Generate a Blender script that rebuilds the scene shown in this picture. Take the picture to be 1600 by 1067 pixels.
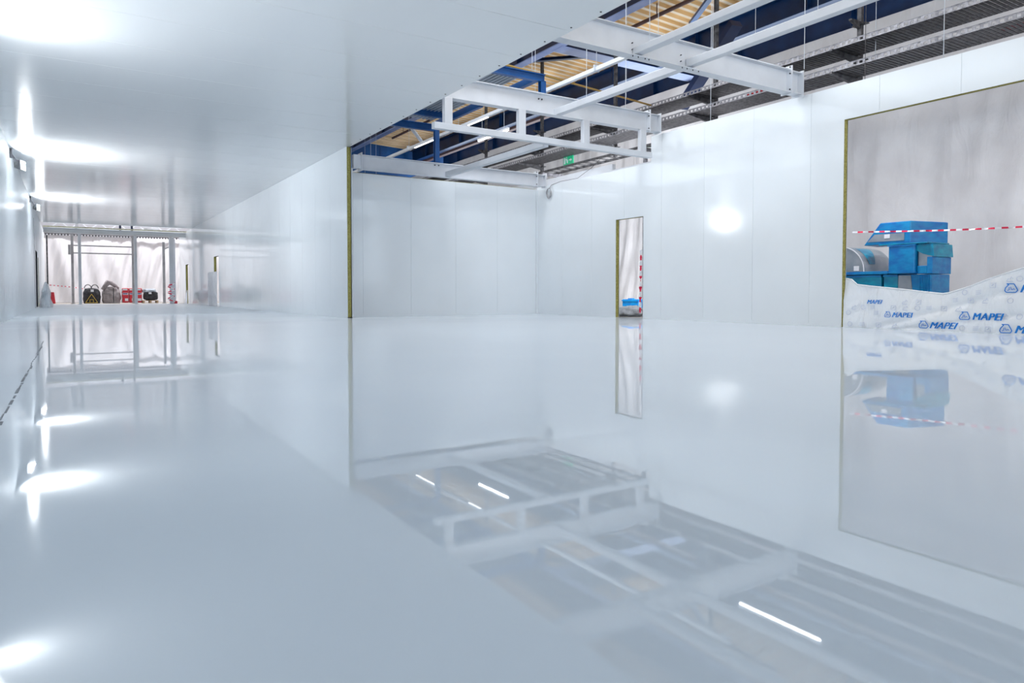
import bpy, bmesh, math, random
from mathutils import Vector, Matrix, noise
random.seed(7)
C = bpy.context.scene.collection
S = bpy.context.scene
for o in list(bpy.data.objects): bpy.data.objects.remove(o)

# ------------------------------------------------------------------ camera, world, exposure
cam_d = bpy.data.cameras.new('camera'); cam = bpy.data.objects.new('camera', cam_d); C.objects.link(cam)
cam.location = (0, 0, .55)
cam.rotation_euler = (math.pi/2 - .0325, 0, -.5613)
cam_d.sensor_width = 36; cam_d.lens = 1099.3/1600*36
cam_d.shift_y = -(533.5-493.66)/1600
cam_d.clip_start = .05; cam_d.clip_end = 300
S.camera = cam
W = bpy.data.worlds.new('world'); S.world = W; W.use_nodes = True
W.node_tree.nodes['Background'].inputs[0].default_value = (.80, .90, 1, 1)
W.node_tree.nodes['Background'].inputs[1].default_value = 1
S.view_settings.view_transform = 'Standard'; S.view_settings.look = 'None'
S.view_settings.gamma = 1; S.view_settings.use_curve_mapping = False
S.view_settings.exposure = 0.32
WORLD_E = 2.45
W.node_tree.nodes['Background'].inputs[1].default_value = WORLD_E
LAMP_W = {-3.5: 20, 2.6: 50, 6.5: 38, 9.0: 22, 10.2: 22, 19.2: 170, 28.3: 155}     # floodlights by distance, low ones added as fill
FILL_W = {'a': 12, 'b': 145, 'c': 430, 'd': 112, 'w': 280}                              # lamps added as fill, all out of view
TUBE_E = 14

def area(name, loc, aim, sx, sy, power, col, parent=None):
    d = bpy.data.lights.new(name, 'AREA'); d.shape = 'RECTANGLE'; d.size = sx; d.size_y = sy
    d.energy = power; d.color = col
    o = bpy.data.objects.new(name, d); C.objects.link(o)
    o.rotation_euler = Vector(aim).to_track_quat('-Z', 'Y').to_euler()
    o.location = loc
    if parent: o.parent = parent
    return o

# ------------------------------------------------------------------ materials
def mat(name, col, rough=.5, metal=0, spec=.5, emit=None, es=0, alpha=1, trans=0):
    m = bpy.data.materials.new(name); m.use_nodes = True
    b = m.node_tree.nodes['Principled BSDF']
    b.inputs['Base Color'].default_value = (*col, 1); b.inputs['Roughness'].default_value = rough
    b.inputs['Metallic'].default_value = metal; b.inputs['Specular IOR Level'].default_value = spec
    if emit: b.inputs['Emission Color'].default_value = (*emit, 1); b.inputs['Emission Strength'].default_value = es
    b.inputs['Alpha'].default_value = alpha; b.inputs['Transmission Weight'].default_value = trans
    return m
def nodes(m): return m.node_tree.nodes, m.node_tree.links, m.node_tree.nodes['Principled BSDF']
def noisy(m, c1, c2, scale, detail=4, bump=0, stretch=(1,1,1), rough=None, lo=.35, hi=.65, bdist=.01):
    N, L, b = nodes(m)
    tc = N.new('ShaderNodeTexCoord'); mp = N.new('ShaderNodeMapping'); mp.inputs['Scale'].default_value = stretch
    n = N.new('ShaderNodeTexNoise'); n.inputs['Scale'].default_value = scale; n.inputs['Detail'].default_value = detail
    r = N.new('ShaderNodeValToRGB'); r.color_ramp.elements[0].color = (*c1, 1); r.color_ramp.elements[1].color = (*c2, 1)
    r.color_ramp.elements[0].position = lo; r.color_ramp.elements[1].position = hi
    L.new(tc.outputs['Object'], mp.inputs[0]); L.new(mp.outputs[0], n.inputs[0]); L.new(n.outputs[0], r.inputs[0]); L.new(r.outputs[0], b.inputs['Base Color'])
    if rough:
        mr = N.new('ShaderNodeMapRange'); mr.inputs[3].default_value = rough[0]; mr.inputs[4].default_value = rough[1]
        L.new(n.outputs[0], mr.inputs[0]); L.new(mr.outputs[0], b.inputs['Roughness'])
    if bump:
        bp = N.new('ShaderNodeBump'); bp.inputs['Strength'].default_value = bump; bp.inputs['Distance'].default_value = bdist
        L.new(n.outputs[0], bp.inputs['Height']); L.new(bp.outputs[0], b.inputs['Normal'])
    return m

PANEL = (.72, .80, .86)
M_panel = noisy(mat('white_panel_skin', PANEL, .2), (.81,.86,.90), (.83,.88,.92), 1.2, 3, bump=.01, rough=(.07,.11))
M_left = noisy(mat('dull_panel_skin', PANEL, .3), (.81,.86,.90), (.83,.88,.92), 1.2, 3, rough=(.3,.38))
M_ceil = noisy(mat('white_ceiling_skin', PANEL, .16), (.87,.90,.92), (.89,.92,.935), 1.2, 3, bump=.012, stretch=(1,.25,1), rough=(.12,.2))
M_floor = noisy(mat('white_epoxy_floor', (.6,.68,.77), .06), (.47,.52,.575), (.495,.545,.595), .55, 8, bump=.03, bdist=.005)
N, L, b = nodes(M_floor); b.inputs['Specular IOR Level'].default_value = .52
b.inputs['Sheen Weight'].default_value = .35; b.inputs['Sheen Roughness'].default_value = .35; b.inputs['Sheen Tint'].default_value = (.93, .96, 1, 1)
tc = N.new('ShaderNodeTexCoord'); sp = N.new('ShaderNodeSeparateXYZ'); mr = N.new('ShaderNodeMapRange'); nz = N.new('ShaderNodeTexNoise'); nz.inputs['Scale'].default_value = .35
ad = N.new('ShaderNodeMath'); ad.operation = 'MULTIPLY_ADD'; ad.inputs[1].default_value = 6
L.new(tc.outputs['Object'], sp.inputs[0]); L.new(tc.outputs['Object'], nz.inputs[0]); L.new(nz.outputs[0], ad.inputs[0]); L.new(sp.outputs['Y'], ad.inputs[2])
mr.inputs[1].default_value = 15; mr.inputs[2].default_value = 24; mr.inputs[3].default_value = .018; mr.inputs[4].default_value = .30     # dustier, less polished towards the far end
L.new(ad.outputs[0], mr.inputs[0]); L.new(mr.outputs[0], b.inputs['Roughness'])
M_conc = noisy(mat('dusty_concrete', (.4,.37,.35), .7), (.34,.31,.29), (.5,.47,.44), 3, 6)
M_core = noisy(mat('mineral_wool_core', (.4,.36,.12), .9), (.22,.20,.04), (.42,.39,.13), 40, 5, bump=.5)
M_white = noisy(mat('white_painted_steel', (.75,.79,.84), .35), (.62,.65,.70), (.67,.70,.75), 3, 3)
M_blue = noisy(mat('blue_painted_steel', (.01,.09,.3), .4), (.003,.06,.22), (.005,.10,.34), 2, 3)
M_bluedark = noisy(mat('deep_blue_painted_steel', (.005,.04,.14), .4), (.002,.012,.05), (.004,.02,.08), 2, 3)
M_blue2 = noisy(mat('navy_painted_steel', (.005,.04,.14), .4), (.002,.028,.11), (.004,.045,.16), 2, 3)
M_flange = noisy(mat('lit_flange_blue', (.2,.28,.5), .35), (.16,.24,.50), (.30,.36,.58), 1, 3)  # paler blue paints in the light caught by the lower flanges
M_deck = noisy(mat('tan_roof_deck', (.5,.33,.14), .6), (.62,.38,.15), (.85,.58,.28), 1.5, 5, stretch=(.3,2,1))
M_deck2 = noisy(mat('pale_deck_rib', (.8,.68,.5), .6), (.78,.62,.42), (.9,.80,.66), 1.5, 5, stretch=(.3,2,1))
M_gal = noisy(mat('galvanised_steel', (.3,.3,.33), .4, .6), (.16,.16,.18), (.34,.34,.37), 12, 4)
M_galdark = noisy(mat('dark_galvanised_steel', (.12,.12,.13), .5, .5), (.05,.05,.055), (.13,.13,.14), 12, 4)
M_sheetmetal = noisy(mat('grey_sheet_metal', (.4,.44,.5), .4, .2), (.32,.36,.42), (.46,.50,.57), 2, 3)
M_greypost = noisy(mat('grey_painted_steel', (.36,.36,.38), .45), (.30,.30,.32), (.40,.40,.42), 3, 3)
M_dark = mat('black_plastic', (.012,.013,.018), .4)
M_bolt = mat('dark_bolt_steel', (.05,.05,.06), .4, .6)
M_glass = mat('lamp_front_glass', (.9,.95,1), .1, emit=(.9,.96,1), es=3)
M_tube = mat('lit_tube', (1,1,1), .3, emit=(.92,.96,1), es=TUBE_E)
M_wire = mat('thin_steel_wire', (.55,.6,.66), .4, .3)
M_ochre = mat('ochre_pipe_paint', (.32,.2,.05), .45)
M_rust = mat('brown_primer_steel', (.16,.09,.08), .6)
M_red = noisy(mat('red_plastic', (.5,.02,.03), .45), (.42,.015,.03), (.58,.03,.05), 4, 3)
M_redpk = mat('red_packaging', (.6,.03,.05), .5)
M_wht = mat('white_packaging', (.75,.77,.82), .5)
M_navy = mat('navy_print', (.03,.04,.2), .5)
M_yel = mat('yellow_print', (.7,.5,.08), .5)
M_black = noisy(mat('black_woven_bag', (.02,.02,.025), .7), (.012,.012,.016), (.04,.04,.05), 8, 4, bump=.5)
M_grey = noisy(mat('grey_woven_bag', (.3,.27,.28), .8), (.24,.21,.22), (.38,.35,.36), 7, 4, bump=.5, bdist=.03)
M_wood = noisy(mat('pale_pallet_wood', (.4,.28,.17), .7), (.3,.2,.12), (.5,.36,.22), 8, 4, stretch=(8,1,1))
M_green = mat('green_sign_plastic', (.01,.25,.12), .4, emit=(.02,.5,.25), es=.35)
M_print = mat('blue_print', (.0,.22,.70), .5)
M_faint = mat('pale_grey_print', (.62,.68,.82), .5)
M_tapeR = mat('red_tape_print', (.75,.02,.08), .5)
M_tapeW = mat('white_tape', (.85,.86,.9), .5)

def sheet_mat(name, c1, c2, tr=.35, rough=.5, bscale=2.2, bstr=.55):
    m = noisy(mat(name, c1, rough), c1, c2, 1.3, 6, bump=0)
    N, L, b = nodes(m)
    tc = N.new('ShaderNodeTexCoord'); mp = N.new('ShaderNodeMapping'); mp.inputs['Scale'].default_value = (1,1,.35)
    n = N.new('ShaderNodeTexNoise'); n.inputs['Scale'].default_value = bscale; n.inputs['Detail'].default_value = 7; n.inputs['Distortion'].default_value = .8
    bp = N.new('ShaderNodeBump'); bp.inputs['Strength'].default_value = bstr; bp.inputs['Distance'].default_value = .12
    L.new(tc.outputs['Object'], mp.inputs[0]); L.new(mp.outputs[0], n.inputs[0]); L.new(n.outputs[0], bp.inputs['Height']); L.new(bp.outputs[0], b.inputs['Normal'])
    t = N.new('ShaderNodeBsdfTranslucent'); t.inputs[0].default_value = (*c2, 1); L.new(bp.outputs[0], t.inputs['Normal'])
    mx = N.new('ShaderNodeMixShader'); mx.inputs[0].default_value = tr
    out = [x for x in N if x.type == 'OUTPUT_MATERIAL'][0]
    L.new(b.outputs[0], mx.inputs[1]); L.new(t.outputs[0], mx.inputs[2]); L.new(mx.outputs[0], out.inputs[0])
    return m
M_sheet = sheet_mat('pale_plastic_sheet', (.52,.505,.52), (.61,.60,.615), .1)
M_curtain = sheet_mat('white_plastic_curtain', (.76,.74,.76), (.82,.80,.82), .3, .5, 2.2, .22)
M_film = sheet_mat('white_packing_film', (.88,.93,.99), (.92,.96,1.0), .12, .22, 5)
M_clear = sheet_mat('thin_white_plastic', (.80,.84,.90), (.87,.9,.94), .15, .25, 9)
M_wrap = noisy(mat('blue_stretch_film', (.0,.22,.55), .28), (.0,.13,.42), (.0,.24,.52), 5, 6, bump=.35, stretch=(1,1,2), bdist=.03)
M_wrap2 = noisy(mat('teal_stretch_film', (.0,.25,.5), .28), (.0,.17,.34), (.0,.32,.48), 5, 6, bump=.35, stretch=(1,1,2), bdist=.03)
M_duct = noisy(mat('film_covered_duct_metal', (.3,.34,.38), .3, .5), (.26,.31,.36), (.40,.43,.47), 3, 3)

# ------------------------------------------------------------------ mesh helpers
class MB:
    def __init__(s): s.v = []; s.f = []; s.mi = []; s.m = 0
    def add(s, vs, fs):
        n = len(s.v); s.v += [Vector(v) for v in vs]; s.f += [tuple(i+n for i in f) for f in fs]; s.mi += [s.m]*len(fs); return s
    def box(s, x0, x1, y0, y1, z0, z1):
        return s.add([(x0,y0,z0),(x1,y0,z0),(x1,y1,z0),(x0,y1,z0),(x0,y0,z1),(x1,y0,z1),(x1,y1,z1),(x0,y1,z1)],
              [(0,3,2,1),(4,5,6,7),(0,1,5,4),(1,2,6,5),(2,3,7,6),(3,0,4,7)])
    def bar(s, a, b, w, h=None, up=(0,0,1)):
        a = Vector(a); b = Vector(b); h = h or w; d = (b-a).normalized(); u = Vector(up)
        if abs(d.dot(u)) > .99: u = Vector((1,0,0))
        r = d.cross(u).normalized()*w/2; u = r.cross(d).normalized()*h/2
        vs = [p+q for p in (a, b) for q in (-r-u, r-u, r+u, -r+u)]
        return s.add(vs, [(3,2,1,0),(4,5,6,7),(0,1,5,4),(1,2,6,5),(2,3,7,6),(3,0,4,7)])
    def tube(s, pts, r, n=8, caps=True):
        pts = [Vector(p) for p in pts]; rings = []
        rr = r if isinstance(r, (list, tuple)) else [r]*len(pts)
        u = None
        for i, p in enumerate(pts):
            d = (pts[min(i+1, len(pts)-1)] - pts[max(i-1, 0)]).normalized()
            if u is None: u = d.orthogonal().normalized()
            u = (u - d*u.dot(d)).normalized(); w = d.cross(u)
            rings.append([p + (u*math.cos(2*math.pi*k/n) + w*math.sin(2*math.pi*k/n))*rr[i] for k in range(n)])
        vs = [v for g in rings for v in g]; fs = []
        for i in range(len(pts)-1):
            for k in range(n): fs.append((i*n+k, i*n+(k+1)%n, (i+1)*n+(k+1)%n, (i+1)*n+k))
        if caps: fs += [tuple(reversed(range(n))), tuple((len(pts)-1)*n+k for k in range(n))]
        return s.add(vs, fs)
    def prism(s, poly, ax, a, b):
        """poly in the two other axes (cyclic order), extruded along axis ax from a to b"""
        def P(u, v, w): return {'x': (w,u,v), 'y': (u,w,v), 'z': (u,v,w)}[ax]
        n = len(poly); vs = [P(*p, a) for p in poly] + [P(*p, b) for p in poly]
        fs = [tuple(range(n)), tuple(reversed(range(n, 2*n)))] + [(k, k+n, (k+1)%n+n, (k+1)%n) for k in range(n)]
        return s.add(vs, fs)
    def grid(s, fn, nu, nv):
        vs = [fn(i/nu, j/nv) for j in range(nv+1) for i in range(nu+1)]
        fs = [(j*(nu+1)+i, j*(nu+1)+i+1, (j+1)*(nu+1)+i+1, (j+1)*(nu+1)+i) for j in range(nv) for i in range(nu)]
        return s.add(vs, fs)
    def build(s, name, m, parent=None, smooth=False, bevel=0, fix=True):
        me = bpy.data.meshes.new(name)
        off = world_loc(parent) if parent else Vector((0,0,0))
        me.from_pydata([v-off for v in s.v], [], s.f)
        ms = m if isinstance(m, (list, tuple)) else [m]
        for q in ms: me.materials.append(q)
        for p, i in zip(me.polygons, s.mi): p.material_index = i; p.use_smooth = smooth
        if fix:
            bm = bmesh.new(); bm.from_mesh(me); bmesh.ops.recalc_face_normals(bm, faces=bm.faces); bm.to_mesh(me); bm.free()
        o = bpy.data.objects.new(name, me); C.objects.link(o)
        if parent: o.parent = parent
        if bevel:
            md = o.modifiers.new('bevel', 'BEVEL'); md.width = bevel; md.segments = 2; md.limit_method = 'ANGLE'
        return o
def world_loc(o):
    v = Vector((0,0,0))
    while o: v += Vector(o.location); o = o.parent
    return v
def tag(o, label, cat, group=None):
    o['label'] = label; o['category'] = cat
    if group: o['group'] = group
    return o
def struct(o): o['kind'] = 'structure'; return o
def thing(name, label, cat, loc, group=None):
    o = bpy.data.objects.new(name, None); C.objects.link(o); o.location = loc; o.empty_display_size = .1
    return tag(o, label, cat, group)
def copy_tree(o, parent=None):
    c = o.copy(); C.objects.link(c); c.parent = parent
    for ch in list(o.children): copy_tree(ch, c)
    return c

# ------------------------------------------------------------------ building shell
XL, XC, XR, YB, YC, ZC = -1.07, 5.183, 10.59, 15.585, 15.05, 3.754
MB().box(XL-.1, XR+.14, -7, 41, -.2, 0).build('floor', M_floor)
struct(bpy.data.objects['floor'])
b = MB(); b.box(XR+.14, 19, -7, 52, -.2, -.004); b.box(-7, XR+.14, 41, 52, -.2, -.004)
b.box(-7, XL-.1, -7, 41, -.2, -.004)
struct(b.build('floor_hall', M_conc))
def joint_strip():
    b = MB(); y = 2.2
    while y < 9.5:
        L = random.uniform(.05, .3); x = -.262 + random.uniform(-.006, .006)
        b.box(x, x+random.uniform(.006, .016), y, y+L, 0, .0012); y += L + random.uniform(.0, .12)
    return b
struct(joint_strip().build('trim_1', mat('floor_joint_dirt', (.16,.17,.19), .7)))
def wall(name, axis, pos, th, a, b_, z0, ztop, seam0, pitch, opens=(), m=None, gap=.004):
    """panels along axis; opens = (a, b, ztop_opening)"""
    B = MB(); g = gap
    cuts = [a]; k = math.ceil((a-seam0)/pitch)
    while seam0+k*pitch < b_: cuts.append(seam0+k*pitch); k += 1
    cuts.append(b_); cuts = sorted(set(cuts))
    def bx(p, q, za, zb, inset):
        if q-p < .001 or zb-za < .001: return
        x0, x1 = sorted((pos, pos+th)); x0 += inset; x1 -= inset
        if axis == 'y': B.box(x0, x1, p, q, za, zb)
        else: B.box(p, q, x0, x1, za, zb)
    def run(p, q, inset, lap=0):
        segs = [p, q]
        for (oa, ob, oz) in opens:
            for e in (oa, ob):
                if p < e < q: segs.append(e)
        segs.sort()
        for s0, s1 in zip(segs, segs[1:]):
            mid = (s0+s1)/2; base = z0
            for (oa, ob, oz) in opens:
                if oa < mid < ob: base = oz
            bx(s0, s1, base, ztop, inset)
    for p, q in zip(cuts, cuts[1:]):
        run(p + (g/2 if p != a else 0), q - (g/2 if q != b_ else 0), 0)
    run(a, b_, .007)
    return struct(B.build(name, m or M_panel))
TH = .11
D1 = (11.48, 12.39, 2.22); D2 = (-.6, 6.81, 3.335)
wall('wall_right', 'y', XR, TH, -5, 11.25, 0, 3.895, 7.407, 1.173, (D2,))
wall('wall_right_low', 'y', XR, TH, 11.25, YB, 0, 3.345, 7.407, 1.173, (D1,))
wall('wall_back', 'x', YB, TH, 5.42, XR-.002, 0, 3.30, 6.945, 1.203)
DA = (30.75, 31.9, 2.08); DB = (39.3, 40.4, 2.03)
wall('wall_middle', 'y', XC, TH, YC, 43, 0, ZC-.002, 15.05, 1.17, (DA, DB))
DL = (32.4, 34.2, 2.2)
wall('wall_left', 'y', XL, -TH, -5, 44, 0, ZC-.002, 7.4, 1.17, (DL,), M_left)
# ceiling of wide panels across the corridor
def ceil_panels():
    B = MB(); y0 = -5; k = math.ceil((-5-8.14)/1.135); cuts = [-5.0]
    while 8.14+k*1.135 < 38.2: cuts.append(8.14+k*1.135); k += 1
    cuts.append(38.2)
    for p, q in zip(cuts, cuts[1:]): B.box(XL-.11, XC+.075, p+.004, q-.004, ZC, ZC+.1)
    B.box(XL-.11, XC+.07, -5, 38.19, ZC+.007, ZC+.093)
    return struct(B.build('ceiling', M_ceil))
ceiling = ceil_panels()
b = MB(); y = 4.1
while y < 15.0:
    b.tube([(XC+.0, y, ZC-.006), (XC+.0, y, ZC+.01)], .013, 6); y += .56
b.build('screw_heads', M_bolt, ceiling)
# mineral wool cores showing on the cut panel edges
def core_jamb(name, parts):
    B = MB()
    for p in parts: B.box(*p)
    return struct(B.build(name, M_core))
e = .004
core_jamb('trim_2', [(XR+.008, XR+.085, D2[1]-e, D2[1]+.003, 0, D2[2]), (XR+.008, XR+.085, D2[0], D2[1], D2[2]-e, D2[2]+.003)])
core_jamb('trim_3', [(XR+.008, XR+.09, D1[1]-e, D1[1]+.003, 0, D1[2]), (XR+.03, XR+.09, D1[0], D1[1], D1[2]-e, D1[2]+.003)])
core_jamb('trim_4', [(XC+.008, XC+.085, YC-e, YC+.003, .02, ZC-.01)])
core_jamb('trim_5', [(5.42-.05, 5.42-.002, YB-.012, YB+.09, .02, 3.29), (5.42, XR-.05, YB+.01, YB+.09, 3.298, 3.31)])
core_jamb('trim_6', [(XC+.008, XC+.1, DA[1]-e, DA[1]+.003, 0, DA[2])])
core_jamb('trim_7', [(XC+.008, XC+.1, DB[1]-e, DB[1]+.003, 0, DB[2])])
# white corner angle beside the corridor wall end, and in the back corner
struct(MB().box(5.296, 5.325, YC-.004, YC+.5, 0, 3.3).build('trim_8', M_white))
struct(MB().box(XR-.035, XR-.001, YB-.035, YB-.001, 0, 3.29).build('trim_9', M_panel))
# base cove where walls meet the floor
struct(MB().box(5.42, XR-.04, YB-.012, YB-.001, 0, .05).build('baseboard_back', M_panel))
b = MB(); b.box(XR-.008, XR-.001, 12.4, YB-.04, 0, .04); b.box(XR-.008, XR-.001, 6.82, 11.47, 0, .04)
struct(b.build('baseboard_right', M_panel))

# hall roof deck: fluted, falling gently to the right
def roof():
    B = MB(); y = -18.0; P = .30; sl = -.045
    def z(x): return 8.0 + (x-11.3)*sl
    prof = []
    while y < 52:
        prof += [(y, 0), (y+.10, 0), (y+.13, .07), (y+.27, .07)]; y += P
    vs = []; 
    for (yy, dz) in prof: vs += [(-6, yy, z(-6)+dz), (20, yy, z(20)+dz)]
    fs = [(2*i, 2*i+1, 2*i+3, 2*i+2) for i in range(len(prof)-1)]
    n = len(vs); vs += [(v[0], v[1], v[2]+.02) for v in vs]; fs += [tuple(q+n for q in reversed(f)) for f in fs]
    B.add(vs, fs)
    B.mi = [1 if i % 4 == 0 else 0 for i in range(len(B.f))]
    return struct(B.build('ceiling_hall', [M_deck, M_deck2], fix=False))
roof()
b = MB(); b.box(5.35, 17, 33.5, 33.7, 3.4, 7.98)
for k in range(9): b.box(5.35+k*1.32, 5.375+k*1.32, 33.485, 33.5, 3.4, 7.9)
struct(b.build('wall_hall_back', M_blue))
struct(MB().box(-7.1, -7, -18, 52, 0, 5.9).build('wall_light_block', mat('light_block_grey', (.5,.5,.53), .6)))  # unseen wall added to block side sky light, left open above
struct(MB().box(-7, 19, 51.8, 52, 0, 9).build('wall_hall_far', mat('pale_cladding', (.55,.55,.6), .6)))

def deckz(x): return 8.0-(x-11.3)*.045
# hanging plastic sheets that screen the hall
def sheet_y(name, X, y0, y1, z0, z1, m, amp, seed, nu, nv, label, cat):
    def f(u, v):
        y = y0+(y1-y0)*u; z = z0+(z1-z0)*v
        w = noise.noise((y*1.1, z*.12, seed))*amp + noise.noise((y*3.1+z*.6, z*.35, seed+5))*amp*.45 + noise.noise((y*.35, z*.3, seed+9))*amp*1.2
        return (X+w*(.35+.65*(1-v*.6))*(1-.95*v**8), y, z)
    return tag(MB().grid(f, nu, nv).build(name, m, smooth=True, fix=False), label, cat)
sheet_y('plastic_sheet', 14.6, -5.5, 33.4, 0, 6.35, M_sheet, .26, 1.3, 500, 60, 'tall pale plastic sheet screening the hall behind the right-hand wall', 'plastic sheet')
def sheet_x(name, Y, x0, x1, z0, z1, m, amp, seed, nu, nv, label, cat):
    def f(u, v):
        x = x0+(x1-x0)*u; z = z0+(z1-z0)*v
        w = noise.noise((x*1.5+z*.25, z*.15, seed))*amp + noise.noise((x*4-z*.9, z*.5, seed+5))*amp*.4
        return (x, Y+w*(1-.9*v**5), z)
    return tag(MB().grid(f, nu, nv).build(name, m, smooth=True, fix=False), label, cat)
sheet_x('plastic_curtain', 47, -2.5, 3.35, .02, 3.80, M_curtain, .3, 2.2, 160, 50, 'left white plastic curtain closing the far end of the corridor', 'plastic curtain')
sheet_x('plastic_curtain', 47.15, 3.2, 8.5, .02, 3.84, M_curtain, .3, 8.2, 160, 50, 'right white plastic curtain at the corridor end, behind the thick post', 'plastic curtain')

# ------------------------------------------------------------------ lights of the place, and added fill lamps
# floodlights clamped in the corner of left wall and corridor ceiling
def floodlight(y, label, aim=(.82,-.12,.5), zl=ZC-.005):
    t = thing('floodlight', label, 'floodlight', (XL+.02, y, zl), 'floodlights along the left wall')
    b = MB(); b.box(XL+.0, XL+.05, y-.05, y+.05, zl-.2, zl+.001); b.bar((XL+.03, y, zl-.12), (XL+.16, y-.02, zl-.30), .04)
    b.build('bracket', M_dark, t)
    # housing tilted: front faces along the corridor to the room
    light_aim = aim; aim = Vector((.95, -.28, .02) if zl > 3 else aim).normalized(); side = aim.cross(Vector((0,0,1))).normalized(); up = side.cross(aim)
    c = Vector((XL+.2, y-.02, zl-.36))
    def P(s_, u_, a_): return c + (side*s_ + up*u_ + aim*a_)*.85
    b = MB(); b.add([P(-.17,-.13,.05), P(.17,-.13,.05), P(.17,.13,.05), P(-.17,.13,.05), P(-.10,-.08,-.09), P(.10,-.08,-.09), P(.10,.08,-.09), P(-.10,.08,-.09)],
        [(0,1,2,3),(7,6,5,4),(0,4,5,1),(1,5,6,2),(2,6,7,3),(3,7,4,0)])
    for k in range(5): b.bar(P(-.08+k*.04, -.07, -.10), P(-.08+k*.04, .07, -.10), .008, .03, up=aim)
    b.build('housing', M_dark, t, bevel=.008)
    b = MB(); b.add([P(-.155,-.115,.052), P(.155,-.115,.052), P(.155,.115,.052), P(-.155,.115,.052), P(-.155,-.115,.06), P(.155,-.115,.06), P(.155,.115,.06), P(-.155,.115,.06)],
        [(3,2,1,0),(4,5,6,7),(0,1,5,4),(1,2,6,5),(2,3,7,6),(3,0,4,7)])
    b.build('front_glass', M_glass, t)
    b = MB(); b.tube([P(-.19,0,-.02), P(-.19,.12,-.02), P(.19,.12,-.02), P(.19,0,-.02)], .01, 6); b.build('yoke', M_dark, t)
    area('lamp_light', c + aim*.1 - Vector(t.location), light_aim, .22, .16, LAMP_W[y], (.94,.97,1), t)
    return t
floodlight(-3.5, 'added floodlight low on the left wall, furthest behind the camera', (.55,.3,.78), 2.1)  # low lamps from here are added to lift ceiling and walls
floodlight(2.6, 'added floodlight low on the left wall, just beside the camera', (.5,.35,.78), 2.1)
floodlight(6.5, 'added floodlight low on the left wall, first ahead of the camera', (.45,.35,.8), 2.1)
floodlight(9.0, 'added floodlight low on the left wall, just outside the picture edge', (.35,.6,.72), 2.1)
for y, l in ((10.2, 'black floodlight high on the left wall, second along the corridor'),
             (19.2, 'larger black floodlight in view, top of the left wall under the ceiling'), (28.3, 'smaller black floodlight further down the corridor, high on left wall')): floodlight(y, l)
# lit tube lamps hanging in the hall
def tube_lamp(x, y0, y1, z, label):
    t = thing('tube_lamp', label, 'tube lamp', (x, (y0+y1)/2, z), 'lit tube lamps hanging in the hall')
    MB().box(x-.035, x+.035, y0, y1, z+.02, z+.07).build('housing', M_white, t)
    MB().tube([(x, y0+.02, z+.008), (x, y1-.02, z+.008)], .022, 10).build('lit_tube', M_tube, t)
    for yy in (y0+.2, y1-.2): MB().tube([(x, yy, z+.07), (x, yy, deckz(x)-.005)], .004, 5).build('suspension_wire', M_wire, t)
tube_lamp(9.27, 6.2, 7.7, 4.55, 'lit tube lamp hidden behind the big white beam, mirrored in floor')
tube_lamp(9.2, 14.8, 16.3, 4.55, 'bright lit tube lamp seen under the hanging white frame')
tube_lamp(9.2, 23.4, 24.9, 4.55, 'furthest lit tube lamp towards the blue end wall')
# fill lamps added in the hall, kept out of view
def hall_fill(x, y, w, label, z=7.6):
    t = thing('hall_fill_lamp', label, 'lamp', (x, y, z), 'added fill lamps under the hall roof')
    b = MB(); b.tube([(x, y, z+.02), (x, y, z-.18)], [.1, .3], 20); b.build('reflector', M_galdark, t)
    MB().tube([(x, y, z+.02), (x, y, deckz(x)-.005)], .02 if z > 7 else .005, 8).build('hanger', M_galdark, t)
    area('lamp_light', (0, 0, -.2), (0, 0, -1), .5, .5, w, (.95,.96,1), t)
for x, y, k, l in ((12.6, -2.5, 'b', 'added fill lamp over the hall aisle near the camera'), 
                (1.2, 44.8, 'c', 'added fill lamp above the bags, left'), (5.5, 44.8, 'c', 'added fill lamp above the far curtain, right')): hall_fill(x, y, FILL_W[k], l)
hall_fill(11.45, 7.0, 70, 'added low fill lamp in the hall aisle beside the stacked ducts', 4.1)
t = thing('door_fill_light', 'added tripod fill light in hall aisle, hidden behind the right wall', 'lamp', (11.9, 12.4, 0))  # unseen lamp added to brighten the view through the narrow doorway
for k in range(3):
    a = k*2.1+.4; MB().tube([(11.9, 12.4, 1.1), (11.9+.25*math.cos(a), 12.4+.25*math.sin(a), .01)], .014, 6).build('leg', M_galdark, t)
MB().tube([(11.9, 12.4, 1.0), (11.9, 12.4, 2.3)], .016, 8).build('pole', M_galdark, t)
MB().box(11.77, 12.03, 12.32, 12.41, 2.3, 2.55).build('housing', M_dark, t)
MB().box(11.79, 12.01, 12.411, 12.416, 2.32, 2.53).build('front_glass', M_glass, t)
area('lamp_light', (0, .06, 2.42), (.45, .89, .0), .22, .2, FILL_W['w'], (.95,.97,1), t)
# square fill lamps added over the open bays, hidden by the ceiling
def bay_fill_lamp(x, y, w, label):
    t = thing('bay_fill_lamp', label, 'lamp', (x, y, 7.5), 'added square fill lamps over the open bays')
    MB().box(x-.95, x+.95, y-.95, y+.95, 7.44, 7.5).build('housing', M_white, t)
    for dx in (-.5, .5): MB().tube([(x+dx, y, 7.5), (x+dx, y, 8.1)], .006, 5).build('suspension_wire', M_wire, t)
    area('lamp_light', (0, 0, -.08), (0, 0, -1), 1.8, 1.8, w, (.93,.96,1), t)
for x, y, k, l in ((8, -2.5, 'a', 'added fill lamp over the open bay, nearest the camera'), (8, 4.5, 'a', 'added fill lamp over the open bay in front of the large beam'),
                (6.6, 8.9, 'd', 'added fill lamp between the large and the middle beam'), (6.8, 11.3, 'd', 'added fill lamp above the middle beam'), (7.5, 13.6, 'd', 'added fill lamp above the back bay')): bay_fill_lamp(x, y, FILL_W[k], l)

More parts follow.
